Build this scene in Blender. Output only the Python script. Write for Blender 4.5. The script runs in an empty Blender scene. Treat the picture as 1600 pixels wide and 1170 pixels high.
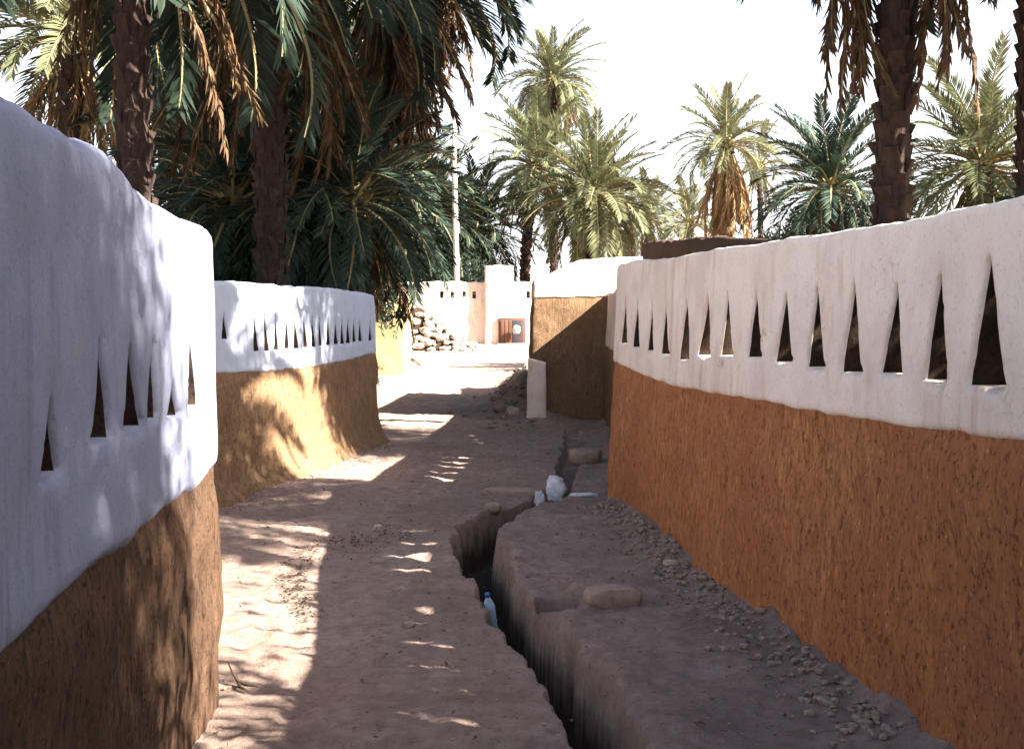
import bpy, math, random
import numpy as np
from mathutils import Vector, Matrix
from mathutils.geometry import delaunay_2d_cdt

# ------------------------------------------------------------------ camera, sky, sun, exposure
SC = bpy.context.scene
COL = SC.collection
EYE, FPX, PX0, PY0 = 1.6, 1750.0, 800.0, 500.0      # eye height; focal length and horizon in photo pixels
cam_d = bpy.data.cameras.new('camera'); cam = bpy.data.objects.new('camera', cam_d); COL.objects.link(cam)
cam.location = (0, 0, EYE); cam.rotation_euler = (math.radians(90), 0, 0)
cam_d.sensor_width = 36; cam_d.lens = FPX / 1600 * 36; cam_d.shift_y = -85 / 1600
cam_d.clip_end = 3000; cam_d.clip_start = 0.05
SC.camera = cam
SUN_EL, SUN_A = math.radians(36.5), math.radians(68)   # A: angle from straight behind the camera towards the right
LDIR = Vector((math.cos(SUN_EL) * math.sin(SUN_A), -math.cos(SUN_EL) * math.cos(SUN_A), math.sin(SUN_EL)))
world = bpy.data.worlds.new('World'); SC.world = world; world.use_nodes = True
wn = world.node_tree; wn.nodes.clear()
sky = wn.nodes.new('ShaderNodeTexSky'); sky.sky_type = 'NISHITA'; sky.sun_disc = False
sky.sun_elevation = SUN_EL; sky.sun_rotation = math.atan2(LDIR.x, LDIR.y)
sky.air_density = 1.0; sky.dust_density = 3.0; sky.ozone_density = 1.0
wb = wn.nodes.new('ShaderNodeBackground'); wb.inputs[1].default_value = 0.05
wo = wn.nodes.new('ShaderNodeOutputWorld')
# pale desert haze: the whole sky whitens evenly towards the horizon, all the way round
wg = wn.nodes.new('ShaderNodeTexCoord'); wsx = wn.nodes.new('ShaderNodeSeparateXYZ'); wn.links.new(wg.outputs['Generated'], wsx.inputs[0])
wr = wn.nodes.new('ShaderNodeMapRange'); wr.interpolation_type = 'SMOOTHSTEP'
for k_, v_ in (('From Min', 0.0), ('From Max', 0.5), ('To Min', 0.9), ('To Max', 0.0)): wr.inputs[k_].default_value = v_
wn.links.new(wsx.outputs[2], wr.inputs[0])
wm = wn.nodes.new('ShaderNodeMix'); wm.data_type = 'RGBA'; wm.inputs[7].default_value = (5.9, 5.9, 6.0, 1)
wn.links.new(wr.outputs[0], wm.inputs[0]); wn.links.new(sky.outputs[0], wm.inputs[6])
wn.links.new(wm.outputs[2], wb.inputs[0]); wn.links.new(wb.outputs[0], wo.inputs[0])
sun_d = bpy.data.lights.new('sun', 'SUN'); sun_d.energy = 5.0; sun_d.angle = math.radians(0.5); sun_d.color = (1.0, 0.93, 0.82)
sun = bpy.data.objects.new('sun', sun_d); COL.objects.link(sun)
sun.rotation_euler = LDIR.to_track_quat('Z', 'Y').to_euler(); sun.location = (20, -8, 25)
SC.view_settings.view_transform = 'Standard'; SC.view_settings.look = 'None'
SC.view_settings.exposure = 2.9; SC.view_settings.gamma = 1.0
SC.view_settings.use_curve_mapping = False

R = random.Random(7)
RNG = np.random.default_rng(11)

# ------------------------------------------------------------------ helpers
def smooth(a, b, x):
    t = np.clip((np.asarray(x, float) - a) / (b - a), 0, 1); return t * t * (3 - 2 * t)

def _hash(ix, iy, iz, seed):
    h = (ix * 374761393 + iy * 668265263 + iz * 2147483647 + seed * 1274126177) & 0xFFFFFFFF
    h = ((h ^ (h >> 13)) * 1274126177) & 0xFFFFFFFF
    h = (h ^ (h >> 16)) & 0xFFFFFF
    return h / float(0x7FFFFF) - 1.0

def vnoise(p, scale, seed=0):
    p = np.asarray(p, float) / scale
    i = np.floor(p).astype(np.int64); f = p - i; f = f * f * (3 - 2 * f)
    out = 0
    for dx in (0, 1):
        wx = f[:, 0] if dx else 1 - f[:, 0]
        for dy in (0, 1):
            wy = f[:, 1] if dy else 1 - f[:, 1]
            for dz in (0, 1):
                wz = f[:, 2] if dz else 1 - f[:, 2]
                out = out + wx * wy * wz * _hash(i[:, 0] + dx, i[:, 1] + dy, i[:, 2] + dz, seed)
    return out

def fbm(p, scale, seed=0, octv=3, gain=0.5):
    o = 0; a = 1.0
    for k in range(octv):
        o = o + a * vnoise(p, scale / 2 ** k, seed + k * 17); a *= gain
    return o

def mesh(name, v, f, mats, smooth_sh=True, mi=None):
    me = bpy.data.meshes.new(name)
    me.from_pydata([tuple(x) for x in v], [], [tuple(int(i) for i in x) for x in f])
    if not isinstance(mats, (list, tuple)): mats = [mats]
    for m in mats: me.materials.append(m)
    if mi is not None: me.polygons.foreach_set('material_index', np.asarray(mi, np.int32))
    if smooth_sh: me.polygons.foreach_set('use_smooth', np.ones(len(me.polygons), bool))
    me.validate(); me.update()
    return me

def link(name, me, parent=None, loc=None, mat=None):
    o = bpy.data.objects.new(name, me); COL.objects.link(o)
    if parent is not None: o.parent = parent
    if mat is not None: o.matrix_local = mat
    elif loc is not None: o.location = loc
    return o

def tag(o, label, cat, group=None):
    o['label'] = label; o['category'] = cat
    if group: o['group'] = group
    return o

def thing(name, label, cat, loc, rz=0, group=None):
    o = bpy.data.objects.new(name, None); COL.objects.link(o); o.location = loc; o.rotation_euler = (0, 0, rz)
    o.empty_display_size = 0.2
    return tag(o, label, cat, group)

def at(px, d):                       # lateral position of a photo column at depth d
    return (px - PX0) / FPX * d
def zat(py, d):
    return EYE - (py - PY0) / FPX * d

# ------------------------------------------------------------------ materials
def new_mat(name, rough=0.9, spec=0.2):
    m = bpy.data.materials.new(name); m.use_nodes = True
    nt = m.node_tree; b = nt.nodes['Principled BSDF']
    b.inputs['Roughness'].default_value = rough
    b.inputs['Specular IOR Level'].default_value = spec
    return m, nt, b

def N(nt, typ, **kw):
    n = nt.nodes.new(typ)
    for k, v in kw.items():
        if k in n.inputs: n.inputs[k].default_value = v
        else: setattr(n, k, v)
    return n

def coords(nt, scale=(1, 1, 1), kind='Object'):
    tc = N(nt, 'ShaderNodeTexCoord'); mp = N(nt, 'ShaderNodeMapping'); mp.inputs['Scale'].default_value = scale
    nt.links.new(tc.outputs[kind], mp.inputs[0]); return mp.outputs[0]

def noise(nt, vec, scale, detail=4, rough=0.6):
    n = N(nt, 'ShaderNodeTexNoise'); n.inputs['Scale'].default_value = scale
    n.inputs['Detail'].default_value = detail; n.inputs['Roughness'].default_value = rough
    nt.links.new(vec, n.inputs['Vector']); return n.outputs[0]

def ramp(nt, fac, stops):
    r = N(nt, 'ShaderNodeValToRGB')
    while len(r.color_ramp.elements) < len(stops): r.color_ramp.elements.new(0.5)
    for e, (p, c) in zip(r.color_ramp.elements, stops):
        e.position = p; e.color = (c, c, c, 1) if isinstance(c, (int, float)) else (*c, 1)
    nt.links.new(fac, r.inputs[0]); return r.outputs[0]

def mix(nt, fac, a, b, typ='MIX'):
    m = N(nt, 'ShaderNodeMix', data_type='RGBA', blend_type=typ)
    for sock, v in ((m.inputs[0], fac), (m.inputs[6], a), (m.inputs[7], b)):
        if isinstance(v, (int, float)): sock.default_value = v
        elif isinstance(v, tuple): sock.default_value = (*v, 1)
        else: nt.links.new(v, sock)
    return m.outputs[2]

def bump(nt, h, strength, dist, prev=None):
    b = N(nt, 'ShaderNodeBump'); b.inputs['Strength'].default_value = strength; b.inputs['Distance'].default_value = dist
    nt.links.new(h, b.inputs['Height'])
    if prev is not None: nt.links.new(prev, b.inputs['Normal'])
    return b.outputs[0]

def mat_plaster(name, base, stain, dirt, amount=1.0):
    m, nt, b = new_mat(name, 0.92, 0.15)
    v = coords(nt); vs = coords(nt, (1, 1, 0.14))
    big = noise(nt, v, 1.3, 4, 0.6)
    streak = mix(nt, 1.0, ramp(nt, noise(nt, vs, 11, 6, 0.7), [(0.47, 0.0), (0.66, 1.0)]), ramp(nt, big, [(0.42, 0.0), (0.60, 0.85 * amount)]), 'MULTIPLY')
    blot = ramp(nt, noise(nt, v, 2.3, 6, 0.65), [(0.44, 0.0), (0.64, 0.55 * amount)])
    c = mix(nt, blot, base, dirt)
    c = mix(nt, streak, c, stain)
    wv = N(nt, 'ShaderNodeVectorMath', operation='ADD'); ns = N(nt, 'ShaderNodeTexNoise'); ns.inputs['Scale'].default_value = 5; nt.links.new(v, ns.inputs['Vector'])
    wsc = N(nt, 'ShaderNodeVectorMath', operation='SCALE'); wsc.inputs['Scale'].default_value = 0.35; nt.links.new(ns.outputs[1], wsc.inputs[0])
    nt.links.new(v, wv.inputs[0]); nt.links.new(wsc.outputs[0], wv.inputs[1])
    vo = N(nt, 'ShaderNodeTexVoronoi', feature='DISTANCE_TO_EDGE'); vo.inputs['Scale'].default_value = 2.2; nt.links.new(wv.outputs[0], vo.inputs['Vector'])
    crack = mix(nt, 1.0, ramp(nt, vo.outputs['Distance'], [(0.0, 1.0), (0.008, 0.0)]), ramp(nt, noise(nt, v, 1.9, 2, 0.5), [(0.55, 0.0), (0.66, 0.35)]), 'MULTIPLY')
    c = mix(nt, crack, c, tuple(x * 0.4 for x in dirt))
    chip = ramp(nt, noise(nt, v, 5.5, 9, 0.72), [(0.655, 0.0), (0.675, 0.75 * amount)])
    c = mix(nt, chip, c, (0.36, 0.23, 0.15))
    spk = ramp(nt, noise(nt, v, 60, 3, 0.7), [(0.58, 0.0), (0.70, 0.5 * amount)])
    c = mix(nt, spk, c, tuple(x * 0.55 for x in dirt))
    nt.links.new(c, b.inputs['Base Color'])
    n1 = bump(nt, noise(nt, coords(nt, (1, 1, 0.7)), 9, 4, 0.6), 0.22, 0.02)
    n2 = bump(nt, noise(nt, v, 22, 8, 0.75), 0.55, 0.014, n1)
    n2 = bump(nt, ramp(nt, chip, [(0, 1.0), (1, 0.0)]), 0.5, 0.006, n2)
    nt.links.new(n2, b.inputs['Normal'])
    return m

def mat_mud(name, c1, c2, c3):
    m, nt, b = new_mat(name, 0.95, 0.1)
    v = coords(nt); vs = coords(nt, (1, 1, 0.30))
    st = noise(nt, vs, 24, 5, 0.7)
    c = mix(nt, ramp(nt, st, [(0.30, 0.0), (0.68, 1.0)]), c2, c1)
    big = ramp(nt, noise(nt, coords(nt, (1, 1, 0.7)), 1.9, 7, 0.68), [(0.40, 0.0), (0.62, 0.85)])
    c = mix(nt, big, c, c3)
    pits = ramp(nt, noise(nt, coords(nt, (1, 1, 0.7)), 42, 6, 0.75), [(0.36, 0.75), (0.46, 0.0)])
    c = mix(nt, pits, c, tuple(x * 0.45 for x in c2))
    straw = ramp(nt, noise(nt, coords(nt, (1, 1, 0.3)), 95, 2, 0.5), [(0.66, 0.0), (0.74, 0.55)])
    c = mix(nt, straw, c, (min(1, c1[0] * 1.5), c1[1] * 1.7, c1[2] * 2.2))
    nt.links.new(c, b.inputs['Base Color'])
    n0 = bump(nt, noise(nt, v, 6, 4, 0.6), 0.5, 0.04)
    n1 = bump(nt, st, 0.7, 0.02, n0)
    n2 = bump(nt, noise(nt, v, 60, 5, 0.75), 0.9, 0.014, n1)
    n2 = bump(nt, ramp(nt, pits, [(0, 1.0), (1, 0.0)]), 0.6, 0.012, n2)
    nt.links.new(n2, b.inputs['Normal'])
    return m

def mat_ground():
    m, nt, b = new_mat('packed_earth', 0.95, 0.12)
    v = coords(nt)
    c = mix(nt, ramp(nt, noise(nt, v, 0.9, 6, 0.65), [(0.35, 0.0), (0.68, 1.0)]), (0.37, 0.265, 0.22), (0.52, 0.39, 0.325))
    c = mix(nt, ramp(nt, noise(nt, v, 11, 5, 0.7), [(0.38, 0.0), (0.72, 0.85)]), c, (0.25, 0.17, 0.135))
    vo = N(nt, 'ShaderNodeTexVoronoi'); vo.inputs['Scale'].default_value = 38; nt.links.new(v, vo.inputs['Vector'])
    sel = ramp(nt, noise(nt, v, 5, 3, 0.6), [(0.5, 0.0), (0.6, 1.0)])
    peb = ramp(nt, vo.outputs['Distance'], [(0.16, 1.0), (0.3, 0.0)])
    pm = mix(nt, 1.0, peb, sel, 'MULTIPLY')
    c = mix(nt, pm, c, (0.34, 0.27, 0.22))
    dk = ramp(nt, noise(nt, v, 30, 4, 0.7), [(0.60, 0.0), (0.70, 0.7)])
    c = mix(nt, dk, c, (0.09, 0.06, 0.045))
    pt = ramp(nt, noise(nt, v, 2.6, 7, 0.7), [(0.50, 0.0), (0.64, 0.4)])
    c = mix(nt, pt, c, (0.19, 0.135, 0.115))
    at_ = N(nt, 'ShaderNodeAttribute', attribute_name='deep_dark')
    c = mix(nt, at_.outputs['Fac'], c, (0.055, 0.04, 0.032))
    nt.links.new(c, b.inputs['Base Color'])
    n0 = bump(nt, noise(nt, v, 4, 8, 0.75), 0.8, 0.09)
    n1 = bump(nt, noise(nt, v, 24, 7, 0.8), 1.0, 0.03, n0)
    n2 = bump(nt, pm, 0.6, 0.012, n1)
    nt.links.new(n2, b.inputs['Normal'])
    return m

def mat_leaf(name, ca, cb, cc, trans=0.25):
    m, nt, b = new_mat(name, 0.7, 0.15)
    oi = N(nt, 'ShaderNodeObjectInfo')
    c = mix(nt, ramp(nt, oi.outputs['Random'], [(0.0, 0.0), (1.0, 1.0)]), ca, cb)
    v = coords(nt)
    c = mix(nt, ramp(nt, noise(nt, v, 14, 3, 0.6), [(0.42, 0.0), (0.75, 0.8)]), c, cc)
    nt.links.new(c, b.inputs['Base Color'])
    tr = N(nt, 'ShaderNodeBsdfTranslucent'); nt.links.new(c, tr.inputs[0])
    mx = N(nt, 'ShaderNodeMixShader'); mx.inputs[0].default_value = trans
    nt.links.new(b.outputs[0], mx.inputs[1]); nt.links.new(tr.outputs[0], mx.inputs[2])
    nt.links.new(mx.outputs[0], nt.nodes['Material Output'].inputs[0])
    return m

def mat_simple(name, c1, c2, scale=20, rough=0.8, bs=0.4, bd=0.01, stretch=(1, 1, 1), spec=0.3):
    m, nt, b = new_mat(name, rough, spec)
    v = coords(nt, stretch); n = noise(nt, v, scale, 5, 0.65)
    nt.links.new(mix(nt, ramp(nt, n, [(0.35, 0.0), (0.68, 1.0)]), c1, c2), b.inputs['Base Color'])
    nt.links.new(bump(nt, n, bs, bd), b.inputs['Normal'])
    return m

M_WHITE = mat_plaster('whitewash', (0.83, 0.685, 0.565), (0.56, 0.37, 0.255), (0.60, 0.47, 0.375), 0.9)
M_WHITE_L = mat_plaster('whitewash_blue_shade', (0.47, 0.51, 0.62), (0.36, 0.34, 0.36), (0.38, 0.41, 0.48), 0.9)  # blue skylight shade of the second left wall mixed into the white
M_WHITE_N = mat_plaster('whitewash_shaded', (0.25, 0.265, 0.36), (0.16, 0.155, 0.19), (0.18, 0.185, 0.245), 0.9)  # whitewash darkened and blued: the near left wall's shade is in the colour
M_MUD_N = mat_mud('mud_plaster_shaded', (0.15, 0.085, 0.05), (0.055, 0.032, 0.022), (0.085, 0.05, 0.032))  # mud of the same wall, its shade darkened into the colour
M_MUD = mat_mud('mud_plaster', (0.62, 0.275, 0.105), (0.27, 0.095, 0.040), (0.40, 0.15, 0.065))
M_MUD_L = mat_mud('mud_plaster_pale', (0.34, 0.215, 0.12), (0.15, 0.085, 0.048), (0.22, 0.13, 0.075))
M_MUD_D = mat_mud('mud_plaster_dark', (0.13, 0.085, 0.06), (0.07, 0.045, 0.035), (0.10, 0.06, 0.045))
M_OCHRE = mat_mud('ochre_mud', (0.44, 0.30, 0.16), (0.34, 0.21, 0.10), (0.38, 0.25, 0.12))
M_INNER = mat_mud('bare_mud_shade', (0.05, 0.03, 0.021), (0.03, 0.02, 0.014), (0.04, 0.024, 0.017))  # bare mud taken near black: shade inside openings and gaps painted in
M_GROUND = mat_ground()
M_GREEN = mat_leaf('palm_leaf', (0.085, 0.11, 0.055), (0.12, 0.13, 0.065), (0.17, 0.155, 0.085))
M_GREEN_D = mat_leaf('palm_leaf_shade', (0.012, 0.024, 0.016), (0.020, 0.034, 0.022), (0.028, 0.040, 0.026), 0.10)  # leaf green with the shade of the thicket darkened in
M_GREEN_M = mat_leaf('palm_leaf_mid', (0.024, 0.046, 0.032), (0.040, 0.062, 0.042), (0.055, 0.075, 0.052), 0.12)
M_RACHIS = mat_simple('palm_rachis', (0.20, 0.17, 0.08), (0.27, 0.22, 0.11), 8)
M_DEAD = mat_leaf('dead_palm_leaf', (0.25, 0.155, 0.070), (0.30, 0.20, 0.10), (0.16, 0.09, 0.045), 0.1)
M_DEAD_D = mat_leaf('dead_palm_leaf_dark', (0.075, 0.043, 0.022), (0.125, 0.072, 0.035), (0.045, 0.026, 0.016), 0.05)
M_TRUNK = mat_simple('palm_trunk', (0.028, 0.019, 0.017), (0.062, 0.042, 0.033), 16, 0.95, 0.8, 0.03, (1, 1, 0.5), 0.1)
M_STONE = mat_simple('rubble_stone', (0.36, 0.29, 0.23), (0.47, 0.39, 0.31), 9, 0.9, 0.6, 0.02, spec=0.1)
M_STONE_D = mat_simple('path_stone', (0.24, 0.17, 0.13), (0.34, 0.26, 0.20), 14, 0.95, 0.7, 0.02, spec=0.1)
M_WOOD = mat_simple('old_door_wood', (0.085, 0.04, 0.026), (0.15, 0.07, 0.042), 12, 0.85, 0.5, 0.01, (6, 6, 0.6))
M_POLE = mat_simple('bleached_wood', (0.46, 0.40, 0.33), (0.58, 0.52, 0.44), 14, 0.85, 0.4, 0.01, (4, 4, 0.4))
M_TWIG = mat_simple('dead_twig', (0.05, 0.035, 0.025), (0.09, 0.06, 0.04), 30)
M_BAG = mat_simple('white_plastic', (0.45, 0.45, 0.48), (0.75, 0.75, 0.76), 22, 0.4, 0.5, 0.01, spec=0.5)
M_BOTTLE = mat_simple('pale_blue_plastic', (0.30, 0.45, 0.60), (0.42, 0.56, 0.68), 20, 0.25, 0.2, 0.004, spec=0.6)
M_CAP = mat_simple('blue_cap_plastic', (0.03, 0.10, 0.30), (0.04, 0.13, 0.36), 20, 0.4, 0.1, 0.002)
M_CLOTH = mat_simple('pale_sack', (0.40, 0.36, 0.32), (0.55, 0.50, 0.45), 30, 0.9, 0.5, 0.01)
M_GAP_SHADE = mat_simple('gap_shade', (0.035, 0.028, 0.035), (0.06, 0.045, 0.05), 14, 0.85, 0.4, 0.01)  # unlit depth of the door gap as a flat dark colour

# ------------------------------------------------------------------ ground
CH_Y = [1.0, 3.0, 4.0, 4.87, 5.6, 6.2, 6.9, 7.6, 8.2, 8.8, 9.3, 9.8, 10.4, 11.5, 13.5, 16.0, 17.2]
CH_X = [.62, .45, .37, .28, .09, -.02, -.13, -.24, -.27, -.19, -.02, .24, .42, .55, .72, .86, .90]
CH_W = [.09, .09, .09, .09, .10, .085, .08, .12, .15, .15, .15, .13, .11, .10, .10, .08, .06]
_rw_y = [-2, 1.2, 3.3, 4.77, 5.5, 6.3, 7.4, 8.6, 9.35, 9.9, 18, 25, 30]
_rw_x = [1.65, 1.62, 1.51, 1.39, 1.27, 1.19, 1.05, .90, .80, 1.0, 1.45, .6, .8]

def ground_h(x, y):
    x = np.asarray(x, float); y = np.asarray(y, float)
    p = np.stack([x, y, np.zeros_like(x)], -1).reshape(-1, 3)
    n = lambda s, sd, o=3: fbm(p, s, sd, o).reshape(x.shape)
    h = 0.03 * np.clip(y - 18, 0, 27) * smooth(18, 22, y)
    near = smooth(60, 25, y)
    h = h + near * (0.022 * n(0.9, 1) + 0.013 * n(0.22, 5) + 0.010 * n(0.075, 9, 2))
    far = smooth(45, 90, np.hypot(x, y)); h = h + far * 0.8 * n(30, 12)
    xc = np.interp(y, CH_Y, CH_X); hw = np.interp(y, CH_Y, CH_W)
    dx = x - xc + 0.035 * n(0.3, 21) + 0.014 * n(0.12, 22)
    inr = smooth(1, 2, y) * smooth(17.2, 14.0, y)
    depth = 0.42 * inr * (0.35 + 0.65 * smooth(12.5, 9.5, y))
    edge_l = smooth(-hw - .035, -hw + .02, dx); edge_r = smooth(hw + .05, hw - .015, dx)
    rw = np.interp(y, _rw_y, _rw_x)
    bank = smooth(0, 0.12, dx - hw * .6) * smooth(17.5, 9, y) * smooth(0.5, 2, y)
    h = h + bank * (0.055 + 0.03 * n(0.5, 31)) * (x < rw + 1)
    # crumbling heap along the foot of the right wall
    h = h + 0.085 * np.exp(-np.clip(rw - x, 0, 9) / 0.10) * (y < 17.5) * (1 + .5 * n(0.25, 33))
    # slot broken through the bank beside a loose block
    slot = smooth(.12, .17, x) * smooth(.40, .34, x) * smooth(5.98, 6.05, y) * smooth(6.32, 6.24, y)
    h = h - 0.26 * slot
    # ledge across the path
    lx = smooth(-.72, -.66, x) * smooth(-.12, -.2, x)
    yl = 6.74 + 0.03 * np.sin(x * 9)
    h = h - 0.085 * lx * np.exp(-((y - yl) / 0.035) ** 2) - 0.03 * smooth(-.9, -.5, x) * smooth(yl + .02, yl - .02, y) * smooth(4.0, 6.5, y) * (dx < 0)
    h = h - depth * edge_l * edge_r
    # earth bank rising towards the corner pier
    h = h + 0.50 * np.exp(-((x - .35) / .45) ** 2) * smooth(17.0, 19.5, y) * smooth(28, 22, y) * (1 + .35 * n(0.4, 41))
    return h

def grow(a, b, n, first):
    g = np.geomspace(first, b - a, n); return a + g
xs = np.concatenate([-np.flip(grow(3.0, 800, 26, 0.08)), np.arange(-3.0, -.36, 0.028), np.arange(-.36, .36, .0125), np.arange(.36, 2.2, 0.028), grow(2.2, 800, 26, 0.08)])
ys = np.concatenate([np.linspace(-60, 0, 8), np.linspace(0.5, 3.4, 12), np.arange(3.5, 11.0, 0.026), np.arange(11.0, 30, 0.085), grow(30, 1500, 26, 0.25)])
GX, GY = np.meshgrid(xs, ys)
# columns of the sheet follow the channel so that its banks are cleanly resolved
GX = GX + np.interp(GY, CH_Y, CH_X) * smooth(2.15, .4, np.abs(GX)) * (np.abs(GX) < 2.15)
GZ = ground_h(GX, GY)
nx, ny = len(xs), len(ys)
idx = np.arange(nx * ny).reshape(ny, nx)
DEEP_DARK = smooth(-.12, -.24, GZ) * (GY > 1) * (GY < 18) * (np.abs(GX) < 2)  # tone mask: darker towards the floor of channel and slot
F = np.stack([idx[:-1, :-1], idx[:-1, 1:], idx[1:, 1:], idx[1:, :-1]], -1).reshape(-1, 4)
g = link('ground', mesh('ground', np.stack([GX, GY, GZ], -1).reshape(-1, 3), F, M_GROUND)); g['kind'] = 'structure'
da = g.data.attributes.new('deep_dark', 'FLOAT', 'POINT'); da.data.foreach_set('value', DEEP_DARK.reshape(-1).astype(np.float32))

def gz(x, y): return float(ground_h(np.array([x]), np.array([y]))[0])

# ------------------------------------------------------------------ mud walls with a pierced white band
class Path:
    def __init__(self, pts, side):               # side +1: front is on the left of the travel direction
        pts = [np.array(p, float) for p in pts]; out = []
        P = [2 * pts[0] - pts[1]] + pts + [2 * pts[-1] - pts[-2]]
        for k in range(1, len(P) - 2):
            n = max(4, int(np.linalg.norm(P[k + 1] - P[k]) / 0.03))
            for t in np.linspace(0, 1, n, endpoint=False):
                a, b, c, d = P[k - 1:k + 3]
                out.append(.5 * (2 * b + (c - a) * t + (2 * a - 5 * b + 4 * c - d) * t * t + (3 * b - a - 3 * c + d) * t ** 3))
        out.append(pts[-1]); self.p = np.array(out)
        self.s = np.concatenate([[0], np.cumsum(np.linalg.norm(np.diff(self.p, axis=0), axis=1))])
        t = np.gradient(self.p, axis=0); t /= np.linalg.norm(t, axis=1)[:, None]
        k = np.ones(9) / 9
        nrm = np.stack([-t[:, 1], t[:, 0]], -1) * side
        pad = np.pad(nrm, ((4, 4), (0, 0)), mode='edge')
        nrm = np.stack([np.convolve(pad[:, i], k, 'valid') for i in (0, 1)], -1)
        self.n = nrm / np.linalg.norm(nrm, axis=1)[:, None]; self.L = self.s[-1]
    def xy(self, s, off):
        x = np.interp(s, self.s, self.p[:, 0]); y = np.interp(s, self.s, self.p[:, 1])
        nx_ = np.interp(s, self.s, self.n[:, 0]); ny_ = np.interp(s, self.s, self.n[:, 1])
        return np.stack([x + nx_ * off, y + ny_ * off], -1)
    def image(self, off, s_lo=None, s_hi=None):  # photo column -> (s, depth) over a monotone stretch
        m = np.ones(len(self.s), bool)
        if s_lo is not None: m &= self.s >= s_lo
        if s_hi is not None: m &= self.s <= s_hi
        q = self.p + self.n * off; m &= q[:, 1] > 0.8
        px = PX0 + FPX * q[:, 0] / np.maximum(q[:, 1], .1)
        s, d, px = self.s[m], q[m, 1], px[m]; o = np.argsort(px)
        return lambda c: (np.interp(c, px[o], s[o]), np.interp(c, px[o], d[o]))

def pip(pt, poly):
    x, y = pt[:, 0], pt[:, 1]; ins = np.zeros(len(pt), bool)
    j = len(poly) - 1
    for i in range(len(poly)):
        xi, yi = poly[i]; xj, yj = poly[j]
        c = ((yi > y) != (yj > y)) & (x < (xj - xi) * (y - yi) / (yj - yi + 1e-12) + xi)
        ins ^= c; j = i
    return ins

def seg_dist(pt, poly):
    d = np.full(len(pt), 1e9)
    for i in range(len(poly)):
        a = np.array(poly[i]); b = np.array(poly[(i + 1) % len(poly)]); ab = b - a
        t = np.clip(((pt - a) @ ab) / (ab @ ab + 1e-12), 0, 1)
        d = np.minimum(d, np.linalg.norm(pt - a - t[:, None] * ab, axis=1))
    return d

def offset_poly(poly, e):
    c = np.mean(poly, axis=0); out = []
    n = len(poly); P = np.array(poly)
    area = .5 * np.sum(P[:, 0] * np.roll(P[:, 1], -1) - np.roll(P[:, 0], -1) * P[:, 1])
    for i in range(n):
        t = P[(i + 1) % n] - P[i - 1]; t /= np.linalg.norm(t) + 1e-9
        out.append(P[i] + np.array([t[1], -t[0]]) * e * np.sign(area))
    return out

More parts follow.
